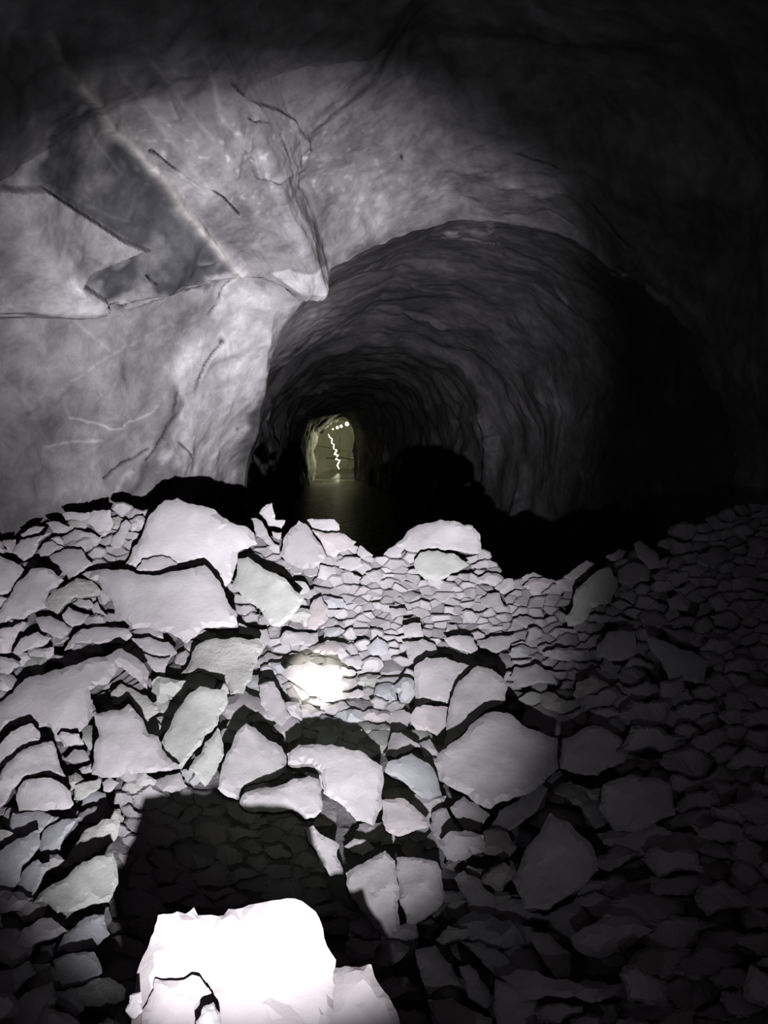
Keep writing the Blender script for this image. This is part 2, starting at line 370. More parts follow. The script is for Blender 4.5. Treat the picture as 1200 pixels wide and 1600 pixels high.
# a ring half way to the lip keeps the roof bellied
RM = []
for a, b in zip(R1, LIP):
    A, B = Vector(a), Vector(b); c = A.lerp(B, .55); RM.append((c.x, c.y, c.z))
ARC = [(-330, 1150, 3.9), (0, 960, 5.4), (160, 930, 6.6), (262, 930, 7.6), (335, 940, 9.5), (383, 960, 12), (380, 780, 12), (376, 655, 12), (402, 608, 12.3), (480, 545, 12.7), (570, 515, 13), (660, 510, 13), (740, 545, 13), (800, 600, 13), (838, 670, 12.5), (850, 760, 12), (858, 860, 11.5), (862, 1000, 11)]
def shift(ring, k, dz):
    out = []
    for x, y, z in ring:
        dx, dy = x - 600, y - 700; d = math.hypot(dx, dy) + 1e-6
        out.append((x + dx / d * k, y + dy / d * k, z + dz))
    return out
LIP2 = shift(LIP, 9, .14)
RM2 = []
for i, (a, b) in enumerate(zip(LIP2, ARC)):
    A, B = Vector(a), Vector(b)
    PA, PB = pt(*A), pt(*B); c = PA.lerp(PB, .42)
    k = interp([0, 4, 8, 17], [0.0, .06, .28, .32], i)      # walls bow outwards, so the section reads as a barrel
    c += Vector((c.x - 0.1, 0, c.z - 2.3)).normalized() * k
    RM2.append(proj(c))
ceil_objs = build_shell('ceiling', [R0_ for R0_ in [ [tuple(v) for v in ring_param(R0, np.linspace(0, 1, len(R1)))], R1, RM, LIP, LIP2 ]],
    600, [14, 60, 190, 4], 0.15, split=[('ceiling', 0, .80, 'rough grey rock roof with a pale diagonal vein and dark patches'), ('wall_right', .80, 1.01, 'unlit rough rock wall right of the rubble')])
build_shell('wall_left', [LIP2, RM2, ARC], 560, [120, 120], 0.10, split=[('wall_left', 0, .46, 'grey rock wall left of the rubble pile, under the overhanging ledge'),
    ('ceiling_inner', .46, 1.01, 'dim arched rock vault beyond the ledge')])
ARC2 = shift(ARC, 7, .25)
FAR = [(380, 1000, 14), (400, 900, 18), (430, 830, 24), (446, 810, 30), (448, 790, 30), (449, 750, 30), (449, 715, 30), (452, 665, 30), (470, 628, 30), (510, 602, 30), (560, 592, 30), (605, 600, 30), (632, 620, 30), (648, 655, 30), (655, 700, 30), (656, 740, 30), (656, 780, 30), (656, 830, 30)]
NECK = [(490, 765, 60), (491, 755, 60), (492, 750, 60), (492, 742, 60), (492, 733, 60), (492, 722, 60), (492, 710, 60), (493, 695, 60), (494, 680, 60), (505, 671, 60), (524, 658, 60), (532, 651, 60), (545, 656, 60), (553, 670, 60), (557, 692, 60), (557, 712, 60), (556, 738, 60), (555, 765, 60)]
build_shell('wall_far', [ARC2, FAR, NECK], 200, [70, 60], 0.22, split=[('wall_far', 0, 1.01, 'dark flooded tunnel walls running away to the lit opening')], paint=False, seed=23)
# rooms beyond the neck: a wider lit chamber with its back wall
NK2 = shift(NECK, 3, .5)
CH = [(600 - 70 + (x - 530) * 1.05, 700 + (y - 700) * .95, 86) for x, y, z in NECK]
END = [(528 + (x - 528) * .02, 752 + (y - 700) * .02, 88) for x, y, z in NECK]
MID = [(528 + (x - 528) * (1.2 if x < 528 else 2.0), 695 + (y - 695) * 1.2, 72) for x, y, z in NECK]
M_CH = rock_material('chamber_rock', (0.42, 0.42, 0.33), (0.52, 0.52, 0.41), bump=.3, grain=1.0)
build_shell('wall_chamber', [NK2, MID, CH, END], 110, [14, 14, 24], 0.28, mat=M_CH, split=[('wall_chamber', 0, 1.01, 'yellowish lit rock chamber at the far end of the water')], paint=False, seed=31)

# ------------------------------------------------------------------ water
m, nt, b = new_mat('black_water')
b.inputs['Base Color'].default_value = (0.004, 0.007, 0.008, 1); b.inputs['Roughness'].default_value = 0.06; b.inputs['IOR'].default_value = 1.2
g = N(nt, 'ShaderNodeNewGeometry'); mp = N(nt, 'ShaderNodeMapping'); mp.inputs['Scale'].default_value = (0.6, 1.6, 1)
n1 = N(nt, 'ShaderNodeTexNoise'); n1.inputs['Scale'].default_value = 3.2; n1.inputs['Detail'].default_value = 3
bp = N(nt, 'ShaderNodeBump'); bp.inputs['Strength'].default_value = 1.0; bp.inputs['Distance'].default_value = 0.7
nt.links.new(g.outputs['Position'], mp.inputs['Vector']); nt.links.new(mp.outputs['Vector'], n1.inputs['Vector'])
sx = N(nt, 'ShaderNodeSeparateXYZ'); nt.links.new(g.outputs['Position'], sx.inputs[0])
mr = N(nt, 'ShaderNodeMapRange'); mr.inputs['From Min'].default_value = 51; mr.inputs['From Max'].default_value = 60; mr.inputs['To Min'].default_value = .34; mr.inputs['To Max'].default_value = .05
nt.links.new(sx.outputs['Y'], mr.inputs['Value']); nt.links.new(mr.outputs['Result'], b.inputs['Roughness'])
ms = N(nt, 'ShaderNodeMapRange'); ms.inputs['From Min'].default_value = 51; ms.inputs['From Max'].default_value = 60; ms.inputs['To Min'].default_value = 1.0; ms.inputs['To Max'].default_value = .09
nt.links.new(sx.outputs['Y'], ms.inputs['Value']); nt.links.new(ms.outputs['Result'], bp.inputs['Strength'])
nt.links.new(n1.outputs['Fac'], bp.inputs['Height']); nt.links.new(bp.outputs['Normal'], b.inputs['Normal'])
WV, WF = [], []
for i in range(41):
    for j in range(13): WV.append((-6 + j, 5 + i * 2.2, 0.0))
for i in range(40):
    for j in range(12): a = i * 13 + j; WF.append((a, a + 1, a + 14, a + 13))
o = link_mesh('water', WV, WF, m); tag(o, 'still black water flooding the tunnel behind the rubble', kind='structure')

# ------------------------------------------------------------------ rubble bed under the stones
def build_bed():
    cols = np.arange(-900, 2101, 12); V = []; 
    rows_px = 84
    for x in cols:
        yt = ytop(x) + 4; col = []
        col.append(Vector(((x - 600) / F * 4.5, -2.0, EYE.z - 1.75)))
        col.append(Vector(((x - 600) / F * 3.0, 0.2, EYE.z - 1.75)))
        for r in range(rows_px):
            y = 1900 + (yt - 1900) * (r / (rows_px - 1)) ** 0.9
            z = zg(x, y) + interp([1200, 1900], [.10, .16], y)
            p = pt(x, y, z)
            h = noise.fractal(p * 3.0, 1.0, 2.0, 5)
            p.z += 0.07 * h; p.x = max(-2.9, min(3.1, p.x))
            col.append(p)
        c = col[-1]
        for d in (.25, .6, 1.1, 1.8, 2.8, 4.0, 6.0):
            k = min(1, d / 4.0)
            p = Vector((c.x * (1 + d * .02), c.y + d, c.z * (1 - k) ** 1.2 - .4 * k))
            p += noise.noise_vector(p * 1.7) * .12 * min(1, d)
            col.append(p)
        V.append(col)
    n = len(V[0]); verts = [p for c in V for p in c]
    faces = [(i * n + j, (i + 1) * n + j, (i + 1) * n + j + 1, i * n + j + 1) for i in range(len(V) - 1) for j in range(n - 1)]
    o = link_mesh('rubble_bed', verts, faces, M_BED)
    tag(o, 'fine crushed rock filling the gaps between the fallen stones', 'rubble', kind='stuff')
build_bed()

# ------------------------------------------------------------------ the stones one can point to
exec_stones = []
def S(name, label, mat, pts, **kw): exec_stones.append((name, label, mat, pts, kw))
# ---- foreground
S('boulder', 'huge overexposed white block filling the bottom of the picture', 'p', [(213,1535),(230,1483),(242,1447),(247,1430),(277,1424),(290,1428),(303,1418),(309,1430),(350,1430),(357,1420),(400,1412),(425,1407),(472,1408),(485,1418),(505,1452),(525,1500),(523,1540),(515,1600),(505,1690),(200,1690),(205,1600)], facet=.08, z=1.70, lean=.5, thick=.55, bulge=.05, chamfer=.05, side=.05)
S('boulder', 'flat white slab right of and under the overexposed foreground block', 'p', [(420,1530),(470,1520),(523,1512),(540,1509),(580,1507),(585,1525),(595,1542),(615,1572),(625,1600),(650,1690),(410,1690)], z=1.74, lean=.5, thick=.6, bulge=.03, chamfer=.04, side=-.05)
S('boulder', 'white stone lapping the lower left front of the foreground block', 'p', [(220,1690),(221,1580),(240,1547),(243,1529),(287,1531),(300,1523),(312,1526),(330,1550),(332,1570),(318,1600),(315,1690)], z=1.673, lean=.5, thick=.15, facet=.03, bulge=.03, chamfer=.03, side=0)
S('stone', 'rounded knob at the left foot of the foreground block', 'r', [(196,1580),(203,1555),(222,1549),(224,1580),(210,1592)], z=1.68, lean=.5, thick=.12)
S('stone', 'small dull stone at the bottom edge in front of the foreground block', 'r', [(306,1596),(318,1572),(333,1566),(343,1582),(346,1620),(306,1620)], z=1.67, lean=.5, thick=.08)
# ---- back crest
S('boulder', 'largest pale boulder on the crest, fan-shaped, below the black water', 'r', [(277,778),(300,787),(333,795),(353,810),(383,822),(397,833),(402,850),(372,863),(368,885),(360,910),(348,925),(333,893),(317,882),(278,888),(253,880),(230,885),(212,890),(195,882),(207,857),(227,820),(257,782)], lift=.3)
S('boulder', 'small rounded stone at the foot of the fan-shaped crest boulder', 'r', [(213,890),(222,875),(240,870),(267,872),(277,880),(278,892),(253,897),(233,899)], lift=.38)
S('boulder', 'broad flat slab lying below the fan-shaped crest boulder', 'r', [(128,897),(157,890),(200,890),(233,898),(278,892),(320,883),(333,897),(350,923),(370,957),(372,980),(353,980),(317,983),(307,993),(292,1007),(280,997),(267,990),(233,980),(207,983),(180,963),(175,937),(163,927),(153,907)], lift=.3)
S('boulder', 'upright pale stone with a pointed crown on the crest left of centre', 'r', [(437,867),(453,827),(467,813),(480,820),(493,840),(510,868),(497,883),(473,890),(453,880)], lift=.22)
S('stone', 'flat-topped pale cap stone on the crest behind the upright pointed stone', 'r', [(477,812),(500,811),(523,812),(530,820),(530,832),(497,828),(483,824)])
S('boulder', 'shaded lozenge stone leaning right of the upright pointed crest stone', 'p', [(487,827),(530,832),(557,847),(550,857),(530,863),(523,873),(512,868),(497,840)])
S('stone', 'rounded stone just below the shaded lozenge stone', 'r', [(525,877),(540,870),(563,872),(568,883),(550,892),(530,887)])
S('stone', 'small triangular stone at the dip of the crest left of the dome', 'r', [(557,863),(563,852),(583,867),(580,873),(560,873)])
S('stone', 'pale fin-like shard sticking up highest on the crest against the water', 'r', [(405,802),(417,788),(425,786),(428,800),(430,812),(446,813),(440,826),(420,822)], lift=.12, lean=.2)
S('stone', 'narrow slanting sliver left below the fin-like shard', 'r', [(392,810),(402,810),(417,827),(430,853),(425,855),(400,837),(397,820)])
S('stone', 'tiny blunt stone below the fin-like shard', 'r', [(425,830),(440,832),(438,843),(428,840)])
S('boulder', 'pale green-tinged block sloping down right below the fan-shaped boulder', 'g', [(372,873),(387,870),(410,887),(433,897),(453,913),(475,935),(467,950),(453,967),(437,980),(423,977),(407,953),(383,937),(362,917),(370,897)], lift=.34)
S('stone', 'small greenish stone at the right end of the green-tinged block', 'g', [(460,908),(477,910),(485,923),(475,934)])
S('stone', 'squarish stone below the upright pointed crest stone', 'r', [(500,883),(523,885),(525,897),(513,907),(495,903)])
S('boulder', 'domed pale boulder on the crest right of centre', 'r', [(617,852),(637,830),(663,818),(687,812),(713,815),(738,821),(750,835),(752,862),(735,866),(720,862),(690,862),(660,862),(640,862)], lift=.2)
S('boulder', 'grey oval stone in front of the domed crest boulder', 'g', [(647,877),(657,863),(683,860),(710,865),(733,883),(717,893),(693,905),(663,905),(650,893)], lift=.22)
S('stone', 'small white stone on the crest at the right of the black water dip', 'r', [(815,903),(833,894),(848,900),(842,912),(821,910)])
S('stone', 'slanting pale stone on the crest left of the long oval block', 'r', [(881,900),(917,875),(931,881),(908,902),(892,908)])
S('stone', 'tiny stone in the notch below the slanting crest stone', 'r', [(867,910),(883,904),(896,910),(887,921),(875,919)])
S('boulder', 'long smooth oval block where the light fades on the right slope', 'g', [(883,967),(900,921),(933,892),(954,887),(967,908),(954,942),(925,950),(908,975),(887,979)], lift=.28)
S('stone', 'dim rounded stone on the crest at the right', 'r', [(946,869),(967,858),(979,862),(971,875),(950,877)])
S('boulder', 'dim pointed stone leaning on the far right crest', 'r', [(990,850),(1000,844),(1029,867),(1033,887),(1017,890),(996,869)], lift=.18)
S('boulder', 'dim blunt block behind the long smooth oval block', 'r', [(967,889),(992,879),(1017,883),(1014,908),(967,910)])
S('boulder', 'dim squarish block on the shaded right slope', 'r', [(933,1008),(950,987),(992,987),(996,1021),(967,1033),(933,1025)], lift=.2)
S('boulder', 'faint rounded stone high on the shaded right slope', 'r', [(1042,937),(1062,925),(1079,937),(1075,954),(1046,956)])
S('boulder', 'faint broad bluish slab on the shaded right slope', 'b', [(1008,992),(1054,1008),(1108,1033),(1100,1067),(1046,1067),(1033,1033)], lift=.2)
# ---- upper left slope
S('stone', 'stone cut by the left picture edge below the grey wall', 'r', [(-30,865),(0,868),(20,877),(38,890),(23,910),(13,927),(0,932),(-30,935)])
S('stone', 'pale shield-shaped stone above the left end of the broad flat slab', 'r', [(77,870),(100,858),(127,858),(147,882),(130,892),(107,905),(97,890),(80,877)])
S('stone', 'leaf-shaped stone near the left edge under the wall', 'r', [(17,863),(33,843),(58,838),(80,832),(60,847),(55,863),(50,870),(37,877)])
S('stone', 'rounded stone right of the leaf-shaped stone', 'r', [(60,863),(67,850),(83,845),(100,855),(77,868),(63,870)])
S('stone', 'humped stone above the shield-shaped stone', 'r', [(93,842),(117,827),(143,832),(160,842),(150,852),(128,855),(113,850),(103,852)])
S('stone', 'narrow upright stone beside the shadow left of the crest boulder', 'r', [(172,850),(190,817),(197,812),(207,820),(197,840),(190,855),(177,857)])
S('stone', 'chipped block close under the foot of the left wall', 'r', [(130,813),(147,797),(173,797),(177,817),(173,828),(150,830)])
S('stone', 'low thin stone left of the chipped block under the wall', 'r', [(72,817),(90,815),(110,825),(100,833),(83,832)])
S('stone', 'highest small flake against the left wall', 'r', [(97,803),(113,800),(140,800),(143,810),(127,815),(103,813)])
S('stone', 'thin flake at the left end of the slope below the wall', 'r', [(32,835),(47,825),(70,823),(60,833),(37,840)])
S('boulder', 'broad tilted grey stone below the shield-shaped stone near the left edge', 'r', [(0,953),(20,923),(30,907),(50,888),(80,890),(100,907),(77,923),(72,937),(75,950),(50,958),(37,968),(17,967),(0,978),(-20,985),(-20,965)])
S('stone', 'layered ragged stone left of the broad flat slab', 's', [(73,937),(83,923),(100,917),(120,903),(143,907),(153,917),(163,927),(143,932),(117,933),(100,947),(90,960),(77,953)])
S('stone', 'small dark-edged stone below the layered ragged stone', 'r', [(113,943),(123,935),(140,937),(147,947),(137,952)])
S('stone', 'small upright wedge touching the left side of the broad flat slab', 'r', [(147,963),(143,947),(152,940),(167,963)])
S('stone', 'flat kite-shaped stone below the small dark-edged stone', 'r', [(97,960),(107,948),(140,960),(133,970),(113,980),(100,972)])
S('stone', 'smooth bean-shaped stone left of the kite-shaped stone', 'r', [(55,967),(77,962),(100,972),(113,983),(97,998),(80,993),(67,987)])
S('stone', 'long low stone under the left part of the broad flat slab', 'r', [(100,1017),(107,1003),(127,983),(147,980),(200,983),(207,993),(193,1007),(150,1007),(133,1008)])
S('stone', 'pointed stone above the long dark crevice at left', 'r', [(20,1020),(33,997),(60,987),(80,997),(67,1010),(43,1015),(33,1023)])
S('stone', 'stone at the left edge above the long dark crevice', 'p', [(0,1020),(0,983),(20,980),(37,972),(27,993),(17,1020),(-20,1025),(-20,985)])
S('stone', 'flat stone tucked under the lower edge of the broad flat slab', 'r', [(205,997),(233,995),(263,1003),(277,1020),(267,1027),(247,1025),(217,1013)])
S('stone', 'downward-pointing wedge between the flat slab and the layered block', 'r', [(218,1017),(247,1028),(267,1027),(257,1060),(240,1048)])
# ---- middle left
S('boulder', 'very large smooth grey slab at the left edge of the middle', 'r', [(-30,1100),(0,1097),(20,1083),(47,1057),(83,1047),(110,1040),(147,1027),(190,1013),(213,1027),(233,1050),(230,1077),(207,1057),(185,1042),(170,1068),(140,1078),(147,1107),(137,1133),(117,1152),(87,1158),(73,1135),(62,1137),(50,1127),(20,1133),(0,1150),(-30,1160)], lift=.12)
S('boulder', 'horizontally layered block in the middle left of the glare spot', 's', [(283,1053),(300,1020),(312,1005),(335,997),(370,996),(405,998),(411,1012),(402,1033),(393,1062),(380,1084),(360,1086),(355,1070),(333,1055),(313,1049),(298,1053)], lift=.3)
S('stone', 'angular stone hooked over the top right of the layered block', 'r', [(373,973),(387,980),(417,983),(423,1000),(413,1013),(405,1027),(408,1005),(395,993),(373,990)])
S('boulder', 'ridged roof-shaped stone above the smooth trapezoid block', 's', [(173,1083),(190,1068),(213,1080),(230,1087),(247,1103),(248,1113),(233,1123),(230,1133),(217,1113),(200,1088),(187,1100),(175,1100)], lift=.2)
S('boulder', 'smooth flat-faced trapezoid block left of the middle', 'r', [(145,1115),(187,1110),(200,1100),(217,1117),(233,1147),(247,1150),(253,1170),(270,1190),(283,1200),(260,1205),(213,1208),(180,1215),(143,1210),(147,1190),(147,1167),(155,1150)], lift=.28, side=0)
S('boulder', 'tall greenish leaning stone right of the trapezoid block', 'g', [(252,1160),(270,1123),(287,1097),(313,1072),(333,1077),(355,1080),(357,1097),(343,1117),(340,1133),(320,1150),(300,1180),(283,1203),(270,1192),(253,1170)], lift=.34)
S('boulder', 'forked narrow wedge leaning right of the tall greenish stone', 'g', [(288,1213),(300,1193),(320,1160),(340,1137),(347,1157),(350,1180),(337,1207),(320,1230),(310,1217),(302,1205),(293,1223)], lift=.3)
S('boulder', 'white block with a long slanting crease in the middle', 'r', [(340,1232),(350,1190),(367,1150),(385,1130),(400,1138),(420,1157),(440,1167),(448,1183),(447,1207),(410,1220),(377,1232),(373,1250),(350,1242)], lift=.3, side=.4)
S('boulder', 'white wedge-topped block directly above the black shadow', 'r', [(375,1250),(383,1238),(437,1227),(483,1212),(497,1217),(503,1233),(503,1267),(493,1277),(477,1280),(467,1270),(457,1265),(410,1268),(387,1267),(375,1257)], lift=.42)
S('boulder', 'large slanted white block below the dark hollow under the glare spot', 'r', [(448,1178),(467,1163),(500,1163),(537,1167),(563,1173),(597,1197),(600,1217),(597,1263),(583,1290),(557,1283),(547,1270),(537,1260),(517,1247),(505,1240),(502,1207),(487,1193),(450,1195)], lift=.3)
S('stone', 'elongated stone standing below left of the glare spot', 'r', [(405,1070),(428,1065),(437,1080),(447,1110),(455,1120),(440,1135),(417,1120),(407,1100)], lift=.22)
S('stone', 'slim stone between the elongated stone and the glare spot', 'r', [(447,1080),(457,1075),(473,1103),(473,1115),(457,1112)])
S('stone', 'small lumpy stone above the large slanted white block', 'r', [(440,1143),(460,1132),(473,1140),(470,1150),(450,1162),(445,1153)])
S('boulder', 'stone glaring white in the narrow lamp beam', 'r', [(440,1053),(453,1040),(483,1033),(530,1040),(535,1070),(533,1093),(510,1097),(483,1087),(460,1067)], lift=.32)
S('stone', 'flat stone above the stone glaring in the lamp beam', 'r', [(437,997),(447,985),(497,988),(497,1010),(463,1008),(438,1005)])
S('stone', 'pinkish upright pentagon stone above the glare spot', 'p', [(480,983),(483,957),(490,937),(503,932),(513,950),(510,970),(493,985)])
# ---- middle right
S('stone', 'bluish angular stone right above the glare spot', 'b', [(572,1010),(590,995),(608,1007),(605,1020),(583,1025)])
S('stone', 'small cube-like stone in a dark notch right of centre', 'r', [(630,977),(657,973),(662,995),(633,997)], lift=.18)
S('stone', 'flat stone behind the small cube-like stone', 'r', [(608,950),(633,950),(637,957),(613,968)], lift=.14)
S('stone', 'sloping stone directly below the small cube-like stone', 'r', [(628,1003),(660,998),(680,1007),(687,1020),(663,1027),(647,1040),(637,1027)])
S('stone', 'low hexagonal stone behind the upper pair of right blocks', 'r', [(693,997),(717,992),(740,997),(747,1013),(740,1025),(723,1017),(703,1010)], lift=.18)
S('boulder', 'rough broad block left one of the upper pair right of centre', 'r', [(647,1043),(667,1027),(697,1027),(735,1040),(717,1070),(707,1083),(703,1100),(670,1097),(647,1105),(648,1070)], lift=.2)
S('boulder', 'smooth peaked block right one of the upper pair right of centre', 'r', [(690,1172),(697,1130),(704,1092),(725,1058),(746,1040),(775,1050),(794,1071),(790,1096),(762,1108),(737,1129),(712,1154)], lift=.26)
S('boulder', 'rounded pinkish stone below the rough broad block', 'p', [(642,1117),(650,1105),(670,1102),(700,1105),(700,1130),(683,1150),(650,1140),(642,1130)], lift=.22)
S('boulder', 'biggest block of the right half, with a speckled top', 'r', [(678,1192),(703,1162),(727,1145),(758,1115),(796,1115),(838,1142),(871,1154),(873,1200),(842,1228),(800,1248),(767,1264),(737,1250),(722,1238),(708,1232),(690,1220)], lift=.36)
S('stone', 'flat plate stone right behind the upper right blocks', 'r', [(746,1000),(767,994),(804,992),(796,1012),(775,1021),(750,1012)])
S('stone', 'lumpy stone right of the smooth peaked block', 'r', [(796,1058),(804,1042),(837,1037),(867,1050),(871,1071),(842,1067),(808,1075)])
S('stone', 'small pale block below the dark water dip', 'r', [(750,937),(762,927),(781,927),(787,946),(771,954),(754,946)])
S('boulder', 'bluish tapering stone left of the biggest right block', 'b', [(602,1207),(607,1190),(643,1177),(670,1193),(687,1230),(690,1243),(670,1250),(650,1240),(637,1227),(617,1213)], lift=.22)
S('boulder', 'pink-grey rounded stone right of the large slanted white block', 'p', [(597,1250),(627,1247),(647,1260),(667,1280),(673,1290),(650,1297),(623,1307),(603,1298),(597,1280)], lift=.26)
S('boulder', 'dim angular block right of the biggest right block', 'r', [(879,1154),(929,1133),(967,1150),(983,1167),(975,1192),(950,1200),(933,1212),(896,1208),(875,1200)], lift=.2)
S('stone', 'grey wedge stone under the left foot of the biggest right block', 'r', [(675,1270),(697,1262),(720,1297),(703,1313),(682,1312),(672,1295)])
S('stone', 'diamond-shaped grey stone under the biggest right block', 'r', [(703,1262),(725,1244),(766,1274),(751,1300),(725,1296)])
S('boulder', 'long grey stone slanting up beneath the biggest right block', 'r', [(759,1296),(781,1266),(815,1244),(845,1225),(856,1232),(852,1259),(826,1277),(800,1296),(781,1300)])
# ---- lower right
S('boulder', 'large pale slab beside the right edge of the foreground shadow', 'r', [(540,1364),(570,1347),(602,1329),(617,1345),(620,1375),(622,1420),(628,1452),(612,1470),(580,1440),(548,1400)], lift=.2)
S('boulder', 'mottled grey block right of the large pale slab', 'r', [(620,1340),(650,1340),(683,1347),(690,1360),(695,1400),(683,1423),(663,1437),(637,1447),(623,1403),(617,1363)], lift=.2)
S('stone', 'long white stone along the upper right edge of the foreground shadow', 'r', [(478,1293),(490,1290),(507,1307),(530,1320),(527,1340),(537,1367),(517,1370),(497,1337),(483,1317)])
S('stone', 'small flat stone right of the long white stone by the shadow', 'r', [(538,1323),(553,1310),(570,1312),(585,1325),(567,1337),(550,1332)])
S('stone', 'grey pointed stone right of the mottled grey block', 'r', [(710,1371),(725,1360),(751,1375),(777,1405),(770,1435),(732,1431),(725,1397)])
S('boulder', 'large dark blue-grey boulder on the lower right slope', 'r', [(800,1375),(819,1330),(860,1270),(890,1285),(927,1326),(935,1360),(905,1390),(860,1420),(819,1420)], lift=.26)
S('boulder', 'barely lit broad boulder farther right on the slope', 'r', [(942,1225),(987,1210),(1047,1225),(1055,1274),(1006,1300),(957,1296),(935,1262)], lift=.2)
S('stone', 'grey slab below the mottled grey block near the bottom', 'r', [(650,1484),(680,1476),(706,1506),(721,1540),(687,1544),(669,1555),(657,1525)])
S('stone', 'narrow stone slanting down right near the bottom', 'r', [(717,1510),(732,1506),(755,1536),(770,1562),(762,1577),(732,1559)])
S('boulder', 'long bluish stone under a black hollow near the bottom', 'b', [(721,1472),(747,1472),(800,1506),(830,1544),(845,1559),(807,1544),(774,1525),(759,1510)])
S('stone', 'grey stone at the bottom edge right of the foreground slab', 'r', [(669,1562),(706,1559),(744,1581),(770,1592),(765,1620),(680,1620)])
S('boulder', 'dim rounded boulder at the bottom edge, farther right', 'r', [(774,1529),(819,1544),(852,1581),(860,1620),(780,1620)])
S('stone', 'dim speckled stone right above the bottom boulders', 'r', [(830,1457),(860,1461),(890,1487),(890,1525),(871,1529),(845,1495)])
# ---- lower left
S('boulder', 'upper one of the stacked slanting stones at the left edge', 'r', [(-20,1170),(0,1163),(17,1143),(50,1130),(62,1143),(62,1157),(30,1173),(7,1197),(-20,1205)])
S('boulder', 'lower, longer one of the stacked slanting stones at the left edge', 'r', [(0,1213),(27,1177),(67,1160),(82,1158),(90,1180),(103,1213),(67,1208),(40,1213),(23,1230),(0,1262),(-20,1265),(-20,1220)])
S('boulder', 'low rounded stone with a black rim of shadow above it, at left', 'r', [(25,1243),(37,1220),(67,1215),(93,1222),(110,1237),(115,1257),(110,1263),(60,1267),(30,1268)], lift=.24)
S('stone', 'small bent stone left of the trapezoid block', 'r', [(97,1187),(117,1170),(133,1173),(140,1187),(113,1193)])
S('stone', 'small white stone at the lower left corner of the trapezoid block', 'r', [(160,1223),(173,1215),(187,1223),(173,1237),(162,1237)])
S('stone', 'splintered flat stone below the trapezoid block', 's', [(117,1227),(157,1217),(157,1230),(127,1250),(115,1250)])
S('boulder', 'bluish slanting slab below the low rounded stone', 'b', [(0,1327),(7,1310),(20,1270),(60,1267),(93,1277),(67,1297),(27,1313)])
S('stone', 'grey leaf-like slab left of the ragged layered slab', 'b', [(63,1343),(67,1300),(97,1280),(127,1277),(110,1297),(100,1310),(93,1333),(70,1353)])
S('boulder', 'ragged layered slab left of the foreground shadow', 's', [(100,1350),(113,1327),(133,1297),(160,1280),(187,1283),(180,1313),(147,1333),(127,1347)], lift=.2)
S('boulder', 'smooth rounded grey block cut by the left edge of the foreground shadow', 'g', [(50,1413),(73,1387),(110,1363),(153,1337),(177,1333),(185,1380),(170,1410),(127,1420),(90,1427),(70,1410)], lift=.3)
S('stone', 'narrow bluish slab left of the smooth rounded grey block', 'b', [(17,1407),(33,1367),(60,1343),(67,1350),(80,1347),(63,1380),(43,1417),(23,1417)])
S('boulder', 'bluish slab cut by the left picture edge, lower part', 'b', [(-20,1400),(-20,1340),(27,1310),(60,1297),(63,1320),(37,1350),(17,1397)])
S('boulder', 'cracked dim stone left of the foreground block', 'b', [(87,1487),(100,1460),(133,1433),(163,1430),(172,1460),(147,1483),(113,1487)], lift=.2)
S('stone', 'small dim wedge left of the cracked dim stone', 'b', [(53,1507),(67,1477),(87,1473),(87,1487),(67,1507)])
S('boulder', 'dim smooth block below the cracked dim stone', 'b', [(83,1500),(147,1487),(160,1520),(97,1543),(87,1520)], lift=.2)
S('stone', 'dim sliver at the left edge near the bottom', 'b', [(-10,1567),(-10,1520),(27,1513),(45,1500),(57,1520),(7,1563)])
S('boulder', 'dim rounded stone at the left edge above the sliver', 'r', [(-10,1457),(27,1450),(53,1463),(47,1493),(20,1513),(-10,1490)])
S('boulder', 'dim slab in the bottom left corner', 'r', [(-10,1580),(40,1550),(83,1533),(90,1560),(67,1620),(-10,1620)])
S('stone', 'small dim stone under the smooth rounded grey block', 'b', [(55,1430),(67,1413),(87,1425),(80,1447),(60,1453)])
traced = [e[3] for e in exec_stones]
for i, (name, label, mat, pts, kw) in enumerate(exec_stones):
    rng = random.Random(100 + i)
    n = len(pts); area = abs(sum(pts[k][0] * pts[(k + 1) % n][1] - pts[(k + 1) % n][0] * pts[k][1] for k in range(n))) / 2
    s = math.sqrt(area)
    poly = roughen([(float(a), float(b_)) for a, b_ in pts], rng, max(4, s * .05), .10)
    kw = dict(kw); kw.setdefault('lift', interp([10, 40, 120], [.05, .10, .20], s)); kw['lift'] *= .82
    kw.setdefault('detail', 1 if s < 25 else 2 if s < 70 else 3)
    bm, size = rock_mesh(poly, rng, **kw)
    o = bm_object(name, bm, MATS[mat])
    tag(o, label, 'boulder' if name == 'boulder' else 'rock')

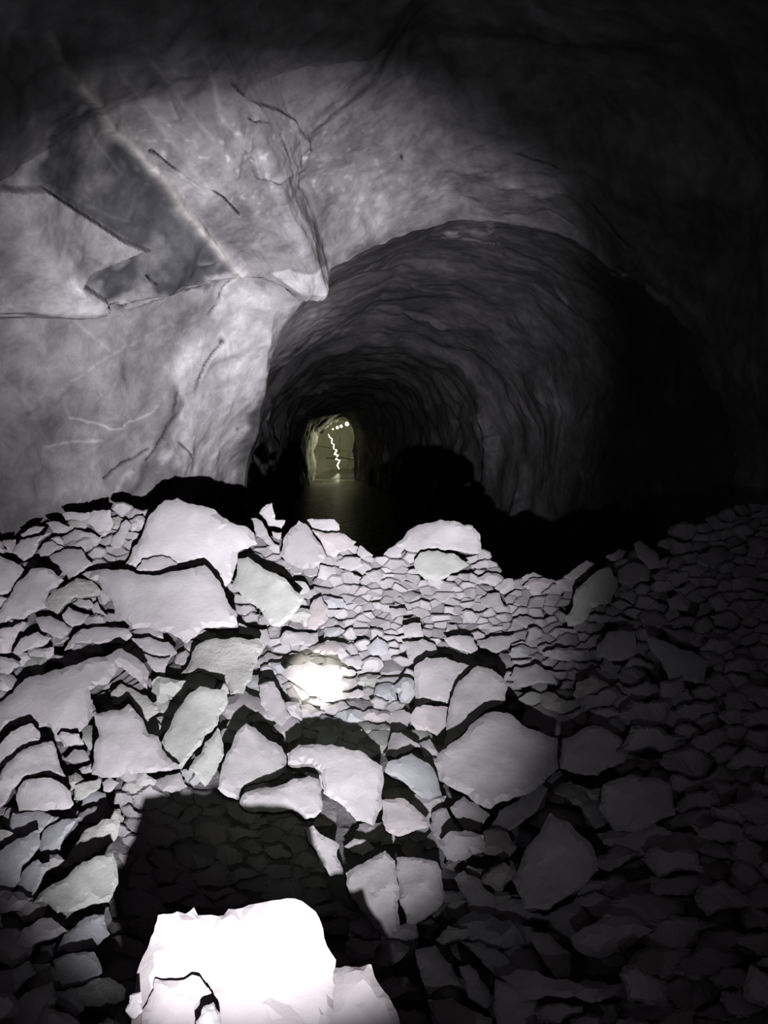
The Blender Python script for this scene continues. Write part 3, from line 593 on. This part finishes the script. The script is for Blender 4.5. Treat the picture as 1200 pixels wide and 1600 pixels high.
# ------------------------------------------------------------------ smaller broken stones: a packed field of cells
def spacing(x, y):
    def bump(cx, cy, rx, ry): return math.exp(-((x - cx) / rx) ** 2 - ((y - cy) / ry) ** 2)
    s = interp([780, 900, 1100, 1300, 1600], [15, 19, 25, 30, 44], y)
    s -= 9 * bump(640, 960, 150, 130)
    s -= 6 * bump(860, 980, 120, 130)
    s += 14 * bump(1050, 1350, 200, 250) + 6 * bump(330, 1330, 120, 100)
    return max(12, s)
rng = random.Random(5)
cells, grid = [], {}
GS = 14.0; AN = 1.45
def near(x, y, r):
    gx, gy = int(x // GS), int(y * AN // GS); k = int(r // GS) + 1
    for a in range(gx - k, gx + k + 1):
        for b_ in range(gy - k, gy + k + 1):
            for q in grid.get((a, b_), ()): yield q
for _ in range(26000):
    x = rng.uniform(-110, 1310); y = rng.uniform(780, 1690)
    if y < ytop(x) + 2: continue
    s = spacing(x, y) * rng.choice((.75, .9, 1, 1, 1.3, 1.5))
    if all(math.hypot(q[0] - x, (q[1] - y) * AN) > (s + q[2]) * .5 for q in near(x, y, 60)):
        q = (x, y, s); cells.append(q); grid.setdefault((int(x // GS), int(y * AN // GS)), []).append(q)
def clip(poly, mx, my, nx, ny):
    out = []
    for i, a in enumerate(poly):
        b_ = poly[(i + 1) % len(poly)]
        da = (a[0] - mx) * nx + (a[1] - my) * ny; db = (b_[0] - mx) * nx + (b_[1] - my) * ny
        if da <= 0: out.append(a)
        if (da < 0 < db) or (db < 0 < da):
            t = da / (da - db); out.append((a[0] + (b_[0] - a[0]) * t, a[1] + (b_[1] - a[1]) * t))
    return out
TP = [(np.array(p, float)) for p in traced]
def covered(x, y):
    for p in traced:
        ins = False; n = len(p)
        for i in range(n):
            x1, y1 = p[i]; x2, y2 = p[(i + 1) % n]
            if (y1 > y) != (y2 > y) and x < (x2 - x1) * (y - y1) / (y2 - y1) + x1: ins = not ins
        if ins: return True
    return False
field = []
for (x, y, s) in cells:
    if covered(x, y): continue
    R = s * 1.15
    poly = [(x + R * math.cos(t * math.pi / 4 + .2), y * AN + R * math.sin(t * math.pi / 4 + .2)) for t in range(8)]
    for q in near(x, y, 70):
        if q[0] == x and q[1] == y: continue
        dx, dy = q[0] - x, (q[1] - y) * AN; d = math.hypot(dx, dy)
        if d > 2.4 * R: continue
        k = s / (s + q[2])
        poly = clip(poly, x + dx * k, y * AN + dy * k, dx / d, dy / d)
        if len(poly) < 3: break
    if len(poly) < 3: continue
    poly = [(a, b_ / AN) for a, b_ in poly]
    ga = abs(sum(poly[k][0] * poly[(k + 1) % len(poly)][1] - poly[(k + 1) % len(poly)][0] * poly[k][1] for k in range(len(poly)))) / 2
    if ga < 20: continue
    cxx = sum(p[0] for p in poly) / len(poly); cyy = sum(p[1] for p in poly) / len(poly)
    kx, ky, sh = rng.uniform(.9, 1.6), rng.uniform(.85, 1.2), rng.uniform(-.5, .5)
    poly = [(cxx + (a - cxx) * kx + (b_ - cyy) * sh + rng.uniform(-.1, .1) * s, cyy + (b_ - cyy) * ky + rng.uniform(-.08, .08) * s) for a, b_ in poly]
    if s > 16: poly = roughen(poly, rng, 6, .14)
    field.append((ga, x, y, s, poly))
MARKS = [(300, 840, 'fan-shaped crest boulder'), (240, 940, 'broad flat slab'), (425, 925, 'green-tinged block'), (685, 838, 'domed crest boulder'), (690, 882, 'grey oval stone'),
         (480, 850, 'pointed crest stone'), (925, 930, 'long smooth oval block'), (112, 875, 'shield-shaped stone'), (50, 930, 'broad tilted edge stone'),
         (100, 1095, 'very large smooth slab'), (350, 1040, 'horizontally layered block'), (210, 1165, 'smooth trapezoid block'), (305, 1130, 'tall greenish leaning stone'),
         (400, 1190, 'white creased block'), (440, 1250, 'white wedge-topped block'), (540, 1220, 'large slanted white block'), (490, 1065, 'stone glaring in the lamp beam'),
         (590, 1010, 'bluish stone above the glare'), (645, 985, 'cube-like stone'), (685, 1065, 'rough broad block'), (740, 1090, 'smooth peaked block'), (775, 1185, 'biggest right-hand block'),
         (645, 1215, 'bluish tapering stone'), (635, 1280, 'pink-grey rounded stone'), (930, 1175, 'dim angular block'), (590, 1400, 'large pale slab by the shadow'), (655, 1395, 'mottled grey block'),
         (745, 1400, 'grey pointed stone'), (865, 1350, 'large dark boulder'), (1000, 1250, 'barely lit broad boulder'), (685, 1515, 'grey slab near the bottom'), (775, 1510, 'long bluish bottom stone'),
         (855, 1490, 'dim speckled stone'), (70, 1240, 'low rounded stone at left'), (120, 1380, 'smooth rounded grey block'), (150, 1310, 'ragged layered slab'), (120, 1460, 'cracked dim stone'),
         (360, 1410, 'overexposed foreground block'), (960, 1010, 'dim squarish block'), (1055, 1040, 'faint bluish slab'), (820, 1575, 'dim rounded bottom boulder'), (1060, 945, 'faint rounded slope stone')]
ORD = ['largest', 'second largest', 'third largest', 'fourth largest', 'fifth largest', 'sixth largest', 'seventh largest', 'eighth largest', 'ninth largest', 'tenth largest']
def mark_label(x, y, ranks):
    mx, my, nm = min(MARKS, key=lambda m_: math.hypot(m_[0] - x, m_[1] - y))
    a = math.degrees(math.atan2(my - y, x - mx)) % 360
    d = ('right of', 'above right of', 'behind', 'above left of', 'left of', 'below left of', 'in front of', 'below right of')[int((a + 22.5) // 45) % 8]
    k = ranks.get((nm, d), 0); ranks[(nm, d)] = k + 1
    return f"{ORD[min(k, 9)]} of the small stones {d} the {nm}"
def zone(x, y):
    if x < 0 or x > 1200 or y > 1600: return None
    if y < 1020 and x < 240: return ('small angular stone on the upper left slope below the grey wall', 'small stones on the upper left slope')
    if y < 1110 and 360 < x <= 900 : return ('small pale stone in the fine rubble behind the glare spot', 'small pale stones in the fine rubble behind the glare spot')
    if y < 1400 and x > 780: return ('small dim stone on the shaded right slope', 'small dim stones on the shaded right slope')
    if x < 200 and y >= 1020: return ('small grey stone between the slanted slabs at lower left', 'small grey stones at lower left')
    if 160 < x < 560 and y > 1200: return ('small stone in the black shadow behind the bright foreground block', 'small stones in the shadow behind the foreground block')
    if y >= 1110 and x >= 500: return ('small stone among the lower blocks right of the foreground block', 'small stones among the lower right blocks')
    return ('small stone wedged between the large pale blocks in the middle', 'small stones wedged between the middle blocks')
def lit(x, y):
    if 180 < x < 500 and y > 1240: return .25
    return max(.12, math.exp(-(max(0, x - 780) / 170) ** 2)) * max(.3, math.exp(-(max(0, y - 1330) / 200) ** 2))
field.sort(key=lambda t: -t[0] * lit(t[1], t[2]))
big = bmesh.new(); single = 0
def add_bm(dst, src):
    mp_ = [dst.verts.new(v.co) for v in src.verts]; src.verts.index_update()
    for f in src.faces: dst.faces.new([mp_[v.index] for v in f.verts])
MAX_SINGLE = max(0, 298 - len(exec_stones))
ranks = {}
for ga, x, y, s, poly in field:
    r2 = random.Random(int(x * 31 + y * 17))
    z = zone(x, y)
    shade = 170 < x < 560 and y > 1225
    bm, size = rock_mesh(poly, r2, lift=-.10 if shade else r2.uniform(-.05, .13) * (s / 25) * (.6 if s < 24 else 1), lean=r2.uniform(.2, .95), facet=.45, chamfer=r2.uniform(.05, .2),
                         detail=1 if (single < MAX_SINGLE and z) else 0)
    if z and single < MAX_SINGLE:
        single += 1
        o = bm_object('stone', bm, r2.choice((M_ROCK, M_ROCK, M_ROCK, M_ROCK, M_STRIPE, M_PINK, M_BLUE, M_GREEN)))
        tag(o, mark_label(x, y, ranks), 'rock', z[1])
    else:
        add_bm(big, bm); bm.free()
me = bpy.data.meshes.new('loose_stones'); big.to_mesh(me); big.free(); me.materials.append(M_ROCK)
o = bpy.data.objects.new('loose_stones', me); sc.collection.objects.link(o)
tag(o, 'countless small broken stones packed between the bigger rocks', 'rubble', kind='stuff')
print('stones', len(exec_stones), 'single', single, 'field', len(field))

# ------------------------------------------------------------------ lamps and wires in the far lit chamber
def emit(name, color, strength):
    m, nt, b = new_mat(name); b.inputs['Base Color'].default_value = (0.8, 0.8, 0.7, 1)
    b.inputs['Emission Color'].default_value = (*color, 1); b.inputs['Emission Strength'].default_value = strength
    return m
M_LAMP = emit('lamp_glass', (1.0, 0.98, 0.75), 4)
M_METAL, _nt, _b = new_mat('dark_metal'); _b.inputs['Base Color'].default_value = (.02, .02, .02, 1); _b.inputs['Roughness'].default_value = .6
def tube(points, r, sides=6):
    bm = bmesh.new(); rings = []
    for i, p in enumerate(points):
        a = points[max(0, i - 1)]; b_ = points[min(len(points) - 1, i + 1)]; d = (b_ - a).normalized()
        u = d.cross(Vector((0, 1, 0.01))).normalized(); v = d.cross(u)
        rr = r[i] if isinstance(r, (list, tuple)) else r
        rings.append([bm.verts.new(p + (u * math.cos(t * 2 * math.pi / sides) + v * math.sin(t * 2 * math.pi / sides)) * rr) for t in range(sides)])
    for a, b_ in zip(rings, rings[1:]):
        for k in range(sides): bm.faces.new((a[k], a[(k + 1) % sides], b_[(k + 1) % sides], b_[k]))
    bm.faces.new(rings[0][::-1]); bm.faces.new(rings[-1]); bmesh.ops.recalc_face_normals(bm, faces=bm.faces)
    return bm
def tube_obj(name, pts, r, mat, sides=6): return bm_object(name, tube(pts, r, sides), mat, 60)
def lamp_fixture(px, py, z, r, label):
    root = bpy.data.objects.new('lamp', None); sc.collection.objects.link(root); c = pt(px, py, z); root.location = c
    tag(root, label, 'lamp', 'lamps under the far chamber roof')
    for nm, pp, rr, mt in (('bulb', [Vector((0, 0, -r)), Vector((0, 0, -r * .4)), Vector((0, 0, r * .5)), Vector((0, 0, r))], [r * .3, r, r * .8, r * .35], M_LAMP),
                           ('socket', [Vector((0, 0, r)), Vector((0, 0, r * 1.6))], [r * .4, r * .3], M_METAL)):
        bm = tube(pp, rr, 10); me = bpy.data.meshes.new(nm); bm.to_mesh(me); bm.free(); me.materials.append(mt)
        ob = bpy.data.objects.new(nm, me); sc.collection.objects.link(ob); ob.parent = root
for px, py, r, lab in ((542, 662.5, .17, 'rightmost and brightest lamp under the far chamber roof'), (533, 666, .12, 'second lamp from the right under the far chamber roof'),
                       (527, 668, .12, 'middle lamp in the sloping row under the far chamber roof'), (520, 670.5, .07, 'smallest, leftmost lamp under the far chamber roof')):
    lamp_fixture(px, py, 66, r, lab)
o = tube_obj('reflection_streak', [pt(x, y, 75) for x, y in ((513, 678), (515, 683), (519, 686), (518, 692), (522, 695), (521, 701), (526, 703), (523, 710), (528, 711), (525, 718), (531, 719), (527, 727), (530, 733))],
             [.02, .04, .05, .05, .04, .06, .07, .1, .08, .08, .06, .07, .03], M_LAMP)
tag(o, 'jagged lamp reflection as a glowing streak down the far chamber wall to the water', 'light')  # reflection trail of the lamps added as a glowing shape, not a lamp
o = tube_obj('pipe', [pt(x, y, 64) for x, y in ((497, 697), (510, 699), (525, 701.5), (540, 704.5))], .035, M_METAL)
tag(o, 'thin dark pipe sagging across the lit far chamber, upper one', 'pipe')
o = tube_obj('pipe', [pt(x, y, 63) for x, y in ((510, 716), (522, 715), (536, 714.6), (554, 717.5))], .055, M_METAL)
tag(o, 'thicker dark pipe lying across the lit far chamber just above the water', 'pipe')
M_GLINT, _nt, _b = new_mat('pale_metal'); _b.inputs['Base Color'].default_value = (.8, .8, .75, 1)
o = tube_obj('pipe_end', [pt(x, y, 58.5) for x, y in ((553, 707), (558, 708), (563, 710))], .05, M_GLINT)
tag(o, 'short pale pipe end sticking out right of the lit chamber', 'pipe')
l = bpy.data.lights.new('chamber_lamp', 'POINT'); l.energy = 3600; l.color = (1.0, 0.98, 0.62); l.shadow_soft_size = .25
o = bpy.data.objects.new('chamber_lamp', l); sc.collection.objects.link(o); o.location = pt(571, 690, 67)
